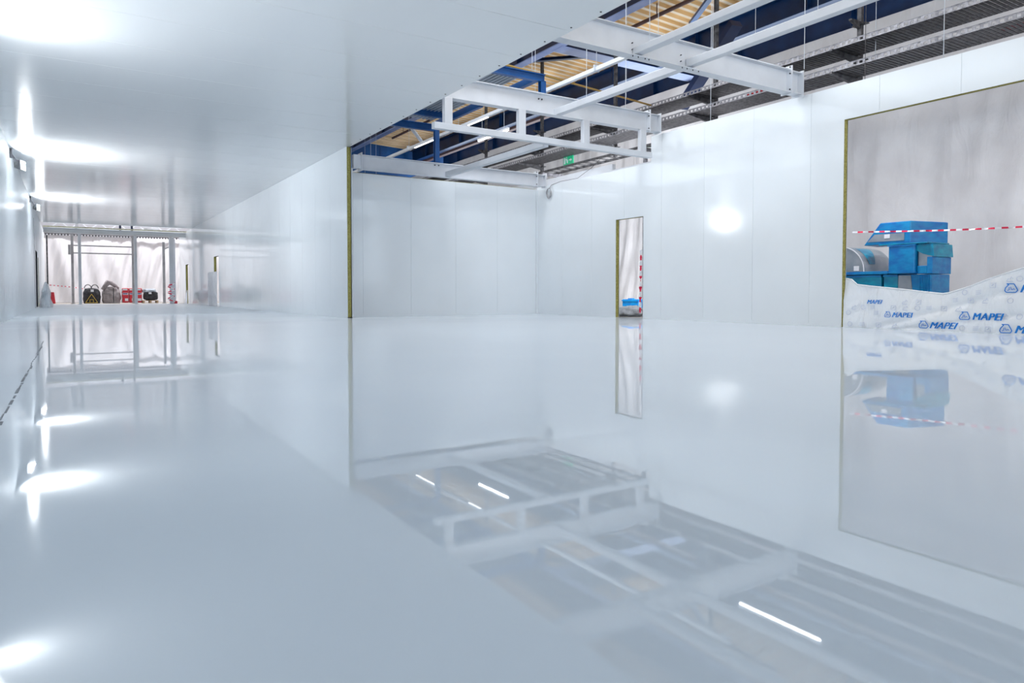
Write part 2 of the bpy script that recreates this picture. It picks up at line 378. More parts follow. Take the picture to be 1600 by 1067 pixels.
# ------------------------------------------------------------------ white steelwork over the room
def ibeam_x(B, x0, x1, y, z0, z1, w=.16, tf=.016, tw=.012):
    B.box(x0, x1, y-w/2, y+w/2, z0, z0+tf); B.box(x0, x1, y-w/2, y+w/2, z1-tf, z1); B.box(x0, x1, y-tw/2, y+tw/2, z0+tf, z1-tf)
def bolts(B, pts, ax, r=.012, L=.014):
    d = Vector({'x': (1,0,0), 'y': (0,1,0), 'z': (0,0,1)}[ax])*L
    for p in pts: B.tube([Vector(p)-d, Vector(p)+d], r, 6)
def white_beam(label, x0, xs, xe, y, z0, z1, w=.16):
    t = thing('steel_beam', label, 'beam', ((x0+xe)/2, y, z0), 'white I-beams across the room')
    b = MB(); ibeam_x(b, x0, xs, y, z0, z1, w); b.build('beam', M_white, t)
    b = MB(); b.box(xs, xs+.014, y-w/2-.025, y+w/2+.025, z0-.02, z1+.06); b.build('splice_plate', M_white, t)
    b = MB(); ibeam_x(b, xs+.014, xe, y, z0+.01, z1-.01, w); b.box(xe, xe+.014, y-w/2-.03, y+w/2+.03, z0-.02, z1+.02); b.build('end_stub', M_white, t)
    b = MB(); bolts(b, [(xs-.004, y-w/2-.008+.02, z0+.05), (xs-.004, y-w/2+.012, z1-.07), (xs-.004, y-w/2+.012, z1+.035)], 'x'); b.build('bolt', M_bolt, t)
    return t
tC = white_beam('large white I-beam across the top, bolted end plate at wall top', 4.4, 10.16, 10.45, 7.58, 3.87, 4.25, .17)
tB = white_beam('middle white I-beam, carrying the white frame of short posts', 4.4, 10.16, 10.45, 10.93, 3.89, 4.26, .17)
tA = white_beam('lowest white I-beam just above the back wall panels', 5.52, 10.2, 10.45, 15.08, 3.29, 3.61, .15)
b = MB(); b.box(5.50, 5.515, 14.96, 15.2, 3.25, 3.65); b.box(5.34, 5.50, 15.02, 15.14, 3.3, 3.6); b.build('left_end_plate', M_white, tA)
b = MB(); bolts(b, [(6.75, 7.565, 3.97), (6.75, 7.565, 4.06), (7.0, 7.565, 3.97), (7.0, 7.565, 4.06), (7.7, 7.565, 3.97), (7.7, 7.565, 4.06), (8.0, 7.565, 3.97), (8.0, 7.565, 4.06)], 'y', .008)
bolts(b, [(x, 7.515, 3.866) for x in (6.72, 6.82, 6.95, 7.02, 7.68, 7.78, 7.9, 8.02)], 'z', .008)
b.build('bolt', M_bolt, tC)
b = MB(); bolts(b, [(7.45, 10.92, 4.16), (7.52, 10.92, 4.16)], 'y', .014); b.build('bolt', M_bolt, tB)
b = MB(); bolts(b, [(7.33, 15.07, 3.56), (7.43, 15.07, 3.56)], 'y', .014); b.build('bolt', M_bolt, tA)
def hollow(name, label, x0, x1, y0, y1, z0, z1):
    return tag(MB().box(x0, x1, y0, y1, z0, z1).build(name, M_white, bevel=.008), label, 'beam', 'white box section ties between the I-beams')
hollow('tie_beam', 'white box beam from the large I-beam towards the camera, left of its pair', 6.76, 6.90, -4, 7.565, 3.9, 3.992)
hollow('tie_beam', 'white box beam from the large I-beam towards the camera, right of its pair', 7.80, 7.915, -4, 7.565, 3.9, 4.016)
hollow('tie_beam', 'white box beam joining the large and the middle I-beam', 7.80, 7.93, 7.59, 10.92, 3.9, 4.02)
hollow('tie_beam', 'white box beam running back to the lowest I-beam', 7.6, 7.72, 10.98, 15.07, 3.31, 3.43)
# hanging frame below beam B
t = thing('hanging_frame', 'white frame of a long rail on four short posts under middle beam', 'steel frame', (7.8, 10.87, 3.4))
MB().box(5.257, 10.21, 10.81, 10.93, 3.333, 3.444).build('rail', M_white, t, bevel=.006)
for x in (5.53, 7.03, 8.51, 9.98): MB().box(x-.075, x+.075, 10.82, 10.92, 3.444, 3.888).build('post', M_white, t, bevel=.006)

# ------------------------------------------------------------------ blue service platform over the back bay
t = thing('steel_platform', 'low blue steel platform with grey corrugated underside above the back bay', 'platform', (6, 13, 4.3))
for y, z0, z1 in ((10.95, 4.49, 4.63), (12.95, 4.5, 4.63), (14.28, 4.46, 4.6), (15.14, 4.36, 4.52)):
    b = MB(); ibeam_x(b, 2.5, 7.6 if y < 14 else 7.42, y, z0, z1, .1); b.build('cross_beam', M_blue, t)
b = MB(); b.box(7.40, 7.5, 10.98, 12.95, 4.50, 4.62); b.build('edge_beam', M_blue, t)
b = MB(); b.box(7.36, 7.44, 12.97, 15.1, 4.46, 4.6); b.build('edge_beam', M_blue, t)
def corr(x0, x1, y0, y1, z, P=.09):
    n = int((x1-x0)/P); B = MB(); vs = []
    for i in range(n):
        x = x0+i*P
        for dx, dz in ((0,0),(.3*P,0),(.45*P,.025),(.85*P,.025)): vs += [(x+dx, y0, z+dz), (x+dx, y1, z+dz)]
    return B.add(vs, [(2*i, 2*i+2, 2*i+3, 2*i+1) for i in range(len(vs)//2-1)])
corr(2.6, 7.35, 11.05, 12.88, 4.6).build('corrugated_sheet', M_sheetmetal, t, fix=False)
corr(2.6, 7.3, 13.05, 15.05, 4.58).build('corrugated_sheet', M_sheetmetal, t, fix=False)
for x, y, z0, z1 in ((7.55, 10.95, 4.26, 4.5), (7.38, 15.08, 3.61, 4.38)):
    b = MB(); b.box(x-.055, x+.055, y-.05, y-.04, z0, z1); b.box(x-.055, x+.055, y+.04, y+.05, z0, z1); b.box(x-.006, x+.006, y-.04, y+.04, z0, z1)
    b.box(x-.055, x+.055, y-.05, y+.05, z0, z0+.012)
    b.build('post', M_blue, t)

# ------------------------------------------------------------------ blue hall roof girders
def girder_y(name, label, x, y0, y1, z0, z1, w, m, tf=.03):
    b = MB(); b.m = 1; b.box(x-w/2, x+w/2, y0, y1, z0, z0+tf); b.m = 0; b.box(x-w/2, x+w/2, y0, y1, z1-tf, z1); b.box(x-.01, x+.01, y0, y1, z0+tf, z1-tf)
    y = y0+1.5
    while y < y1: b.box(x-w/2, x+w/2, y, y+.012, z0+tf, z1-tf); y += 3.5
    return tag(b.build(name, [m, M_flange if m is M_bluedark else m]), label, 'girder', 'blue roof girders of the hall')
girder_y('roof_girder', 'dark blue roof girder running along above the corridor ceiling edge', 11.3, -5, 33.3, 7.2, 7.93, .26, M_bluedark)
girder_y('roof_girder', 'blue roof girder along the middle of the hall roof', 14.95, -5, 33.3, 7.2, 7.78, .3, M_blue2)
girder_y('roof_girder', 'blue roof girder furthest right, above the plastic sheet', 16.7, -5, 33.3, 7.1, 7.70, .3, M_blue2)
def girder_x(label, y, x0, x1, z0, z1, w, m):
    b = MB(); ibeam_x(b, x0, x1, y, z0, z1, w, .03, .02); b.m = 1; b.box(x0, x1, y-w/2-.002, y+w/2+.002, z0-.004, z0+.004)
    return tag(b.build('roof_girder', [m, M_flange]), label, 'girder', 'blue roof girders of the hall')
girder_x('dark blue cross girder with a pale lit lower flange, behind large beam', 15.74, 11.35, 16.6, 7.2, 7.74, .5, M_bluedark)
def brace(label, a, b_, w, m, cat='brace'):
    return tag(MB().bar(a, b_, w, w*.6).build('roof_brace', m), label, cat, 'diagonal roof braces of the hall')
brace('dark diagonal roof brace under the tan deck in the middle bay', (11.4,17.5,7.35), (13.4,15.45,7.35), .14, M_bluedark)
brace('blue diagonal roof brace in the nearest bay of tan deck', (13.9,13.3,7.6), (12.9,11.6,7.6), .13, M_blue)
brace('pale diagonal roof brace in the furthest bay of tan deck', (11.9,26.8,7.4), (13.8,29.6,7.4), .13, M_white)
brace('large dark blue diagonal behind the cable trays', (13.4,11.4,6.9), (13.9,13.6,5.5), .3, M_bluedark)
for (y0, y1, x, z, l) in ((9.6, 14.6, 12.78, 7.6, 'brown purlin pipe in the nearest bay under the deck'), (24, 29.8, 12.4, 7.5, 'brown purlin pipe in the furthest bay under the deck')):
    t = thing('roof_pipe', l, 'pipe', (x, y0, z), 'brown pipes under the roof deck')
    MB().tube([(x, y0, z), (x, y1, z)], .05, 10).build('pipe', M_rust, t)
    for yy in (y0+1, y1-1.2): MB().bar((x, yy, z+.04), (x, yy, 7.92), .02).build('hanger', M_rust, t)
# brown timber strip under girder G1
tag(MB().box(15.15, 15.35, 3, 33.3, 7.12, 7.22).build('roof_rail', M_rust), 'brown rail along the underside of the middle roof girder', 'rail')
# ochre pipe
t = thing('ochre_pipe', 'thin ochre pipe crossing over behind the middle beam', 'pipe', (7.4, 11.83, 5))
MB().tube([(7.3, 11.81, 5.0), (11.75, 12.5, 5.0)], .022, 8).build('pipe', M_ochre, t)
for k in (.15, .8): MB().tube([(7.3+4.45*k, 11.81+.69*k, 5.0), (7.3+4.45*k, 11.81+.69*k, 7.95)], .004, 5).build('suspension_wire', M_wire, t)
# white lighting trunk
t = thing('lighting_trunk', 'long white lighting trunk hung on wires, with lit strips', 'lighting trunk', (8.24, 14, 4.64))
b = MB(); b.box(8.20, 8.28, 7.0, 27.5, 4.61, 4.68); b.build('trunk', M_white, t)
M_strip = mat('lit_strip', (1,1,1), .3, emit=(.93,.96,1), es=TUBE_E*.25)
for y0, y1 in ((14.15, 15.1), (17.0, 18.2)): MB().box(8.22, 8.26, y0, y1, 4.597, 4.61).build('lit_strip', M_strip, t)
for y in (8.6, 10.2, 12.2, 15.6, 18.6, 21.6):
    b = MB(); b.box(8.18, 8.30, y-.02, y+.02, 4.6, 4.72); b.tube([(8.24, y, 4.72), (8.24, y, deckz(8.24))], .004, 5); b.build('hanger', M_wire, t)

# ------------------------------------------------------------------ suspension wires seen against the dark
for x, y, z0, l in ((10.64, 5.33, 3.9, 'thin vertical wire above wall, right of the big beam end'), (10.4, 7.42, 4.27, 'thin vertical wire rising from the big beam end plate'),
        (10.64, 9.65, 3.9, 'thin vertical wire down to wall top between the beams'), (6.83, 7.3, 4.0, 'thin vertical wire beside the left tie beam'),
        (7.86, 7.1, 4.02, 'thin vertical wire above the right tie beam'), (12.0, 7.15, 4.56, 'thin vertical wire beside the nearest tray post'),
        (8.6, 10.95, 4.26, 'thin vertical wire standing on the middle beam, left'), (9.6, 10.95, 4.26, 'thin vertical wire standing on the middle beam, right')):
    tag(MB().tube([(x, y, z0), (x, y, 7.93)], .0055, 6).build('suspension_wire', M_wire), l, 'wire', 'suspension wires from the hall roof')

# ------------------------------------------------------------------ cable trays
def tray(label, x0, x1, z, y0, y1, m1, m2, zr=.085):
    t = thing('cable_tray', label, 'cable tray', ((x0+x1)/2, y0, z), 'perforated cable trays behind the right wall')
    for x in (x0, x1):
        b = MB(); b.box(x-.004, x+.004, y0, y1, z, z+.022); b.box(x-.004, x+.004, y0, y1, z+zr-.018, z+zr); y = y0
        while y < y1: b.box(x-.004, x+.004, y, y+.05, z+.022, z+zr-.018); y += .11
        b.box(x-.012, x+.012, y0, y1, z+zr, z+zr+.006)
        b.build('side_rail', m1, t)
    b = MB(); y = y0
    while y < y1: b.box(x0, x1, y, y+.05, z, z+.012); b.box(x0, x1, y+.05, y+.056, z, z+.03); y += .075
    b.build('tray_floor', m2, t)
    return t
tray('upper of the two grey cable trays behind the right wall', 11.8, 12.5, 4.96, .5, 29, M_gal, M_galdark)
tray('lower of the two grey cable trays, just above the right wall', 11.8, 12.5, 4.556, .5, 29, M_gal, M_galdark)
# cables in the lower tray with red wrap
for x, y0, y1, l, mm in ((12.3, 2.0, 5.3, 'red bundle lying in lower cable tray at far right', M_red), (11.9, 9.0, 9.8, 'short red sleeve on lower tray rail beside the big beam', M_red), (11.95, 15.2, 15.9, 'faded red sleeve on lower tray in the back bay', M_red)):
    tag(MB().tube([(x, y0, 4.62), (x, (y0+y1)/2, 4.625), (x, y1, 4.62)], .03, 8).build('cable_bundle', mm), l, 'cable', 'red bundles in the lower tray')
# tray posts with cantilever arms
def tray_post(y, label):
    t = thing('tray_post', label, 'post', (12.62, y, 3.9), 'posts carrying the cable trays')
    b = MB(); b.box(12.58, 12.60, y-.04, y+.04, 4.25, 7.8); b.box(12.6, 12.66, y-.04, y-.032, 4.25, 7.8); b.box(12.6, 12.66, y+.032, y+.04, 4.25, 7.8); b.build('post', M_galdark, t)
    for z in (4.55, 4.955, 5.62):
        b = MB(); xa = 11.72 if z < 5 else 12.3
        b.prism([(12.58, z-.14), (xa, z-.035), (xa, z-.004), (12.58, z-.004)], 'y', y-.03, y+.03); b.build('arm', M_galdark, t)
        MB().box(12.56, 12.68, y-.14, y+.14, z-.06, z-.045).build('bracket', M_galdark, t)
for y, l in ((7.82, 'nearest dark post carrying the cable trays, above right wall'), (11.3, 'tray post half hidden behind the large white beam'), (14.8, 'tray post seen between the two upper beams'),
             (18.3, 'tray post seen through the hanging white frame'), (21.8, 'furthest tray post in view over the lowest beam'), (4.3, 'tray post at the right edge of the picture')): tray_post(y, l)
# cable ladder and white duct over the low wall
t = thing('cable_ladder', 'grey cable ladder with open rungs over the low wall section', 'cable ladder', (11.3, 13, 3.86))
for x in (11.1, 11.55): MB().box(x-.01, x+.01, 11.4, 16.6, 3.85, 3.91).build('side_rail', M_galdark, t)
for k in range(17): y = 11.55+k*.3; MB().box(11.1, 11.55, y-.03, y+.03, 3.86, 3.875).build('rung', M_galdark, t)
for y in (11.95, 15.9):
    b = MB(); b.box(11.0, 11.65, y, y+.08, 3.76, 3.84); b.box(11.08, 11.15, y, y+.08, 0, 3.76); b.build('bracket', M_gal, t)
tag(MB().box(10.9, 11.0, 12.89, 19, 3.42, 3.595).build('white_duct', M_white), 'white rectangular duct lying behind the low wall top', 'duct')
tag(MB().box(10.8, 10.88, 11.4, 12.85, 3.3, 3.43).build('white_duct', M_white), 'short white duct piece by the step in the wall top', 'duct')
for k, (y0, zz) in enumerate(((11.3, 3.93), (11.32, 3.97))):
    b = MB(); pts = [(11.3+.08*math.sin(j*.9+k), 11.25+j*.14, 3.92-.05*math.sin(j/7*math.pi)+.04*k) for j in range(9)]
    tag(b.tube(pts, .02, 6).build('cable', mat('green_cable', (.01,.12,.07), .5)), ('outer' if k else 'inner')+' green cable curling over the end of the cable ladder', 'cable')
# exit sign
t = thing('exit_sign', 'small green exit sign with a white running figure under tray', 'sign', (12.4, 16.65, 4.42))
MB().box(12.40, 12.44, 16.42, 16.87, 4.31, 4.545).build('panel', M_green, t)
b = MB(); b.prism([(16.66,4.35),(16.69,4.35),(16.72,4.42),(16.75,4.47),(16.70,4.49),(16.66,4.43)], 'x', 12.395, 12.40); b.tube([(12.396,16.71,4.515),(12.399,16.71,4.515)], .018, 10)
b.prism([(16.78,4.34),(16.84,4.34),(16.84,4.52),(16.78,4.52)], 'x', 12.395, 12.40); b.prism([(16.46,4.43),(16.52,4.47),(16.52,4.445),(16.6,4.445),(16.6,4.415),(16.52,4.415),(16.52,4.39)], 'x', 12.395, 12.40)
b.build('pictogram', M_wht, t)
# coil of cable in the corner
t = thing('cable_coil', 'small coil of grey cable hanging in the top back corner', 'cable coil', (10.54, 15.0, 3.2))
b = MB()
for k in range(5):
    r = .09+.012*k; b.tube([(10.545+.008*math.sin(a*3+k), 14.98+r*.8*math.cos(a), 3.17+r*math.sin(a)-.01*k) for a in [i*2*math.pi/20 for i in range(21)]], .006, 5, False)
b.build('coil', M_greypost, t)
b = MB(); b.tube([(10.55, 14.98, 3.24), (10.56, 14.9, 3.33), (10.66, 14.6, 3.4), (10.8, 14.1, 3.42), (10.86, 13.6, 3.62), (10.9, 13.3, 3.8)], .005, 6); b.build('lead', M_dark, t)

# ------------------------------------------------------------------ far end of the corridor
def post(name, label, x, y, w, z1, m=M_greypost):
    t = thing(name, label, 'post', (x, y, 0), 'steel posts at the far end of the corridor')
    b = MB(); b.box(x-w/2, x+w/2, y-w/2, y+w/2, .01, z1); b.build('shaft', m, t, bevel=.01)
    b = MB(); b.box(x-w*.9, x+w*.9, y-w*.9, y+w*.9, 0, .014); b.build('base_plate', m, t)
    return t
post('steel_post', 'thin dark post at the left edge of the white curtain', -.93, 43, .07, 3.5, M_galdark)
post('steel_post', 'white front post left of the black bag', .45, 40, .13, 3.42, M_white)
post('steel_post', 'white front post in front of the red and white sacks', 2.84, 40, .13, 3.42, M_white)
post('steel_post', 'thickest pale post, right of the black wrapped bundle', 4.46, 40, .2, 3.42, M_white)
post('steel_post', 'slim white post nearest the corridor right wall with red foot', 4.72, 41, .09, 3.42, M_white)
for x, l in ((.16, 'grey rear post behind the left white post'), (2.93, 'grey rear post behind the right white post')): post('steel_post', l, x, 43, .12, 3.6)
t = post('steel_post', 'short grey post with a bent arm, left of the thickest post', 4.42, 43, .13, 3.35)
b = MB(); b.bar((4.42, 43, 2.95), (4.75, 43, 3.12), .07); b.build('arm', M_greypost, t)
tag(MB().box(4.63, 4.81, 40.76, 40.9, .0, .14).build('red_foot_block', M_redpk), 'small red block at the foot of the slim white post', 'block')
for z, l in ((3.02, 'upper grey crossbar between the two rear posts'), (2.63, 'lower grey crossbar between the two rear posts')):
    tag(MB().box(.222, 2.868, 42.96, 43.04, z-.03, z+.03).build('crossbar', M_greypost), l, 'crossbar', 'crossbars between rear posts')
tag(MB().box(-.02, .095, 42.9, 43.05, 2.54, 3.05).build('wall_box', M_greypost), 'grey box fixed high on the left rear post', 'box')
b = MB(); ibeam_x(b, -1.0, 5.17, 40, 3.43, 3.66, .14)
tag(b.build('header_beam', M_white), 'white header beam on the front posts at the corridor end', 'beam')
tag(MB().box(-1.0, 5.17, 39.78, 39.86, 3.67, 3.73).build('panel_edge_strip', noisy(mat('yellowish_edge', (.6,.6,.42), .7), (.5,.5,.35), (.7,.7,.55), 9, 4)), 'yellowish panel edge strip along the top of the front header', 'strip')
b = MB(); ibeam_x(b, -1.0, 5.9, 43, 3.62, 3.84, .14)
tag(b.build('header_beam', M_greypost), 'grey header beam on the rear posts, behind the white one', 'beam')
t = thing('curtain_rail', 'dark rail with small hooks along the top of far curtain', 'rail', (2, 46.9, 3.85))
MB().box(-2.4, 8.4, 46.85, 46.95, 3.86, 3.92).build('rail', M_galdark, t)
b = MB()
for k in range(72): b.box(-2.3+k*.15, -2.23+k*.15, 46.88, 46.92, 3.78, 3.86)
b.build('hooks', M_galdark, t)
for x0, x1, y, l in ((-.9, 5.6, 45.2, 'thin white truss bar high above the far curtain, front'), (-.9, 6.2, 49, 'thin white truss bar high above the far curtain, rear')):
    b = MB(); b.bar((x0, y, 4.35), (x1, y, 4.35), .08); b.bar((x0, y, 4.75), (x1, y, 4.75), .08)
    k = x0
    while k < x1-.5: b.bar((k, y, 4.35), (k+.5, y, 4.75), .04); b.bar((k+.5, y, 4.75), (k+1.0, y, 4.35), .04); k += 1
    for k in (x0+.5, x1-.5): b.bar((k, y, 4.75), (k, y, deckz(k)-.01), .03)
    tag(b.build('truss', M_white), l, 'truss', 'trusses above the far curtain')
tag(MB().box(.3, .42, 38.4, 42.8, 3.86, 3.97).build('tie_beam', M_white), 'white tie at the far end, over the left front post', 'beam')
b = MB(); b.bar((3.3, 39.95, 3.75), (4.1, 42.9, 4.05), .14, .1)
tag(b.build('roof_brace', M_white), 'slanting white tie at the far end, over the right posts', 'brace')
for x, l in ((2.3, 'left small dark blue clamp above the far header'), (2.85, 'right small dark blue clamp above the far header')):
    tag(MB().box(x, x+.1, 42.95, 43.08, 3.84, 4.2).build('clamp', M_bluedark), l, 'clamp', 'clamps above far header')
# items standing at the far end
b = MB(); b.prism([(-1.02, 0), (-.62, 0), (-.68, .6), (-1.0, .6)], 'y', 43.9, 44.3)
t = thing('red_crate', 'red plastic crate standing by the left edge of the curtain', 'crate', (-.82, 44.1, 0))
b.build('body', M_red, t, bevel=.02); b = MB()
b.box(-.99, -.69, 43.86, 43.9, .56, .6); b.box(-.99, -.69, 43.87, 43.9, .38, .41); b.box(-1.0, -.66, 43.87, 43.9, .18, .21); b.build('rim', M_red, t)
def bag(name, label, x0, x1, y, d, h, m, top=.9, seed=1, bulge=.1):
    """big woven bag: a soft square-ish body"""
    t = thing(name, label, 'bag', ((x0+x1)/2, y, 0))
    cx = (x0+x1)/2; w = (x1-x0)/2
    def f(u, v):
        a = u*2*math.pi; ca, sa = math.cos(a), math.sin(a); p = .5
        sx = math.copysign(abs(ca)**p, ca); sy = math.copysign(abs(sa)**p, sa)
        if v < .85: s = 1-.10*abs(v/.85-.45)*2 + bulge*math.sin(v/.85*math.pi); z = h*v/.85
        else: s = (1-(v-.85)/.15)*.95; z = h + .05*h*(v-.85)/.15
        n = noise.noise((ca*2+seed, sa*2, v*4))*.09
        s *= (1+n)*(top+(1-top)*(1-v))
        return (cx+w*s*sx, y+d/2*s*sy, max(.0, z + (n*.8*h*v)))
    MB().grid(f, 40, 24).build('body', m, t, smooth=True)
    return t, cx, w
t, cx, w = bag('big_bag', 'large black bag with two lifting loops and a yellow triangle', .62, 1.42, 44.2, .8, .78, M_black)
b = MB()
for dx in (-.18, .14): b.tube([(cx+dx+.16*math.cos(a), 43.95, .8+.2*math.sin(a)) for a in [i*math.pi/10 for i in range(11)]], .02, 6)
b.build('lifting_loop', M_black, t)
b = MB(); T = [(cx-.30,.04),(cx+.26,.04),(cx-.02,.5)]
yy = 43.70
for p, q in zip(T, T[1:]+T[:1]): b.bar((p[0], yy, p[1]), (q[0], yy, q[1]), .022, .022)
b.bar((cx-.1, yy, .05), (cx-.1, yy, .2), .02); b.bar((cx+.06, yy, .05), (cx+.06, yy, .2), .02); b.bar((cx-.1, yy, .2), (cx+.06, yy, .2), .02)
b.build('yellow_triangle', M_yel, t); MB().box(cx-.06, cx+.08, yy-.01, yy+.01, .62, .74).build('white_label', M_wht, t)
t, cx, w = bag('big_bag', 'large grey woven bag leaning, with faded print and black strap', 1.5, 2.38, 44.25, .8, .85, M_grey, .8, 4, .12)
b = MB(); b.tube([(cx-.45, 44.0, .75), (cx-.15, 44.0, 1.14), (cx, 44.1, 1.12), (cx+.35, 44.1, .8)], [.06,.16,.14,.05], 8); b.build('top_flap', M_grey, t, smooth=True)
MB().box(cx+.06, cx+.10, 43.72, 43.74, .05, .82).build('strap', M_dark, t)
def base_geom(bm): return bm.verts[:] + bm.edges[:] + bm.faces[:]
def text_mesh(body, size, shear, name, m, parent, mapf, offset=0.0, spacing=1.0, bold=0):
    cu = bpy.data.curves.new(name, 'FONT'); cu.body = body; cu.size = size; cu.shear = shear; cu.offset = offset; cu.space_character = spacing
    cu.resolution_u = 4; cu.fill_mode = 'FRONT'
    tmp = bpy.data.objects.new(name, cu); C.objects.link(tmp)
    dg = bpy.context.evaluated_depsgraph_get(); me = bpy.data.meshes.new_from_object(tmp.evaluated_get(dg))
    bpy.data.objects.remove(tmp)
    bm = bmesh.new(); bm.from_mesh(me)
    off = world_loc(parent)
    w = max(v.co.x for v in bm.verts)
    if bold:
        for k, sx in enumerate((-bold, bold)):
            g = bmesh.ops.duplicate(bm, geom=list(base_geom(bm)) if k == 0 else src)
            src = [e for e in g['geom']]
            for v in [e for e in g['geom'] if isinstance(e, bmesh.types.BMVert)]: v.co.x += sx if k == 0 else 2*sx
    for v in bm.verts: v.co = Vector(mapf(v.co.x, v.co.y, w)) - off
    bm.to_mesh(me); bm.free(); me.name = name
    me.materials.clear(); me.materials.append(m)
    o = bpy.data.objects.new(name, me); C.objects.link(o); o.parent = parent
    return o
text_mesh('MAPEI', .16, 0, 'faded_print', M_galdark, t, lambda x, y, w: (cx-.38+x*.8, 43.72, .47+y*.8))
for i, (x0, x1, l) in enumerate(((2.45, 2.75, 'red and white sack stack left of the front post'), (2.78, 3.02, 'red and white sack stack half behind the front post'), (3.05, 3.4, 'red and white sack stack right of the front post'))):
    t = thing('sack_stack', l, 'sacks', ((x0+x1)/2, 44.1, 0), 'red and white sack stacks')
    b = MB(); b.box(x0, x1, 43.9, 44.4, .02, .82); b.build('body', M_redpk, t, bevel=.03)
    b = MB(); b.box(x0+.02, x1-.02, 43.885, 43.899, .46, .56); b.box(x0+.02, x1-.06, 43.885, 43.899, .70, .79); b.box(x0+.12, x1-.03, 43.885, 43.899, .12, .26); b.build('white_print', M_wht, t)
    MB().box(x0+.03, x1-.05, 43.88, 43.885, .49, .54).build('navy_lettering', M_navy, t)
# crumpled white wrap beside the sacks
tag(MB().grid(lambda u, v: (2.40+.03*u+.03*noise.noise((u*3, v*5, 1)), 43.86+.05*noise.noise((u*4, v*6, 3)), .05+.72*v), 8, 16).build('plastic_wrap', M_clear, fix=False, smooth=True), 'strip of clear wrap at the left side of the sacks', 'plastic wrap')
t = thing('pallet', 'pale wooden pallet under the black wrapped bundle', 'pallet', (3.8, 44.1, 0))
b = MB()
for k in range(5): b.box(3.42, 4.2, 43.75+k*.16, 43.87+k*.16, .12, .145)
b.build('deck_boards', M_wood, t); b = MB()
for x in (3.42, 3.76, 4.1): b.box(x, x+.1, 43.75, 44.5, .0, .12)
b.build('bearers', M_wood, t)
def lump(name, label, cat, c, r, m, seed, amp=.15, p=.6, nz=18, parent=None):
    def f(u, v):
        a = u*2*math.pi; b_ = (v-.5)*math.pi
        ca, sa, cb, sb = math.cos(a), math.sin(a), math.cos(b_), math.sin(b_)
        q = lambda t_: math.copysign(abs(t_)**p, t_)
        n = 1+amp*noise.noise((ca*cb*2.5+seed, sa*cb*2.5, sb*2.5)) + amp*.4*noise.noise((ca*cb*7+seed, sa*cb*7, sb*7))
        return (c[0]+r[0]*q(ca)*q(cb)*n, c[1]+r[1]*q(sa)*q(cb)*n, max(c[2]-r[2], c[2]+r[2]*q(sb)*n))
    o = MB().grid(f, 40, nz).build(name, m, parent, smooth=True)
    if not parent: tag(o, label, cat)
    return o
t = thing('wrapped_bundle', 'black shiny wrapped bundle sitting on the pallet', 'bundle', (3.8, 44.1, .15))
lump('body', '', '', (3.84, 44.1, .40), (.35, .33, .25), M_black, 3, .1, .45, parent=t)
lump('grey_top_wrap', '', '', (3.78, 44.1, .66), (.34, .28, .13), M_sheetmetal, 8, .25, .7, parent=t)
MB().box(3.72, 3.86, 43.74, 43.77, .5, .6).build('white_label', M_wht, t)
# barrier tapes
def tape(name, label, pts, w, stripe, parent=None):
    """twisted ribbon with alternating stripes"""
    b = MB(); P = [Vector(p) for p in pts]; n = len(P)
    for i in range(n-1):
        b.m = int(i/stripe) % 2
        tw0, tw1 = [noise.noise((j*.37, 2.2, pts[0][0]))*1.2 for j in (i, i+1)]
        d = (P[i+1]-P[i]).normalized(); u = Vector((0,0,1)) if abs(d.z) < .8 else Vector((0,1,0)); r = d.cross(u).normalized(); u = r.cross(d)
        o0 = (u*math.cos(tw0)+r*math.sin(tw0))*w/2; o1 = (u*math.cos(tw1)+r*math.sin(tw1))*w/2
        b.add([P[i]-o0, P[i+1]-o1, P[i+1]+o1, P[i]+o0], [(0,1,2,3)])
    return tag(b.build(name, [M_tapeW, M_tapeR], fix=False), label, 'barrier tape', 'red and white barrier tapes')
def line(a, b_, n, sag=0): return [Vector(a).lerp(Vector(b_), i/n)+Vector((0,0,-sag*4*(i/n)*(1-i/n))) for i in range(n+1)]
tape('barrier_tape', 'red and white barrier tape strung across the large right opening', line((12.12,7.6,1.66), (12.12,6.2,1.585), 28)+line((12.12,6.2,1.585),(12.3,3.0,1.57),70,.03)[1:], .03, 2)
tape('barrier_tape', 'red and white barrier tape hanging down inside the narrow doorway', line((10.64,11.60,1.5), (10.64,11.62,.12), 60), .07, 5)
tape('barrier_tape', 'thin barrier tape sagging across the far curtain behind the posts', line((-.93,42.955,.97), (.12,42.93,.86), 26)+line((.12,42.93,.86), (.62,43.75,.78), 14)[1:], .04, 2)
b = MB()
tape('barrier_tape', 'tangled barrier tape wound around the thickest post', [(4.42+.16*math.cos(i*.55), 39.82+.03*math.sin(i*.9), .1+i*.028) for i in range(36)], .06, 2)

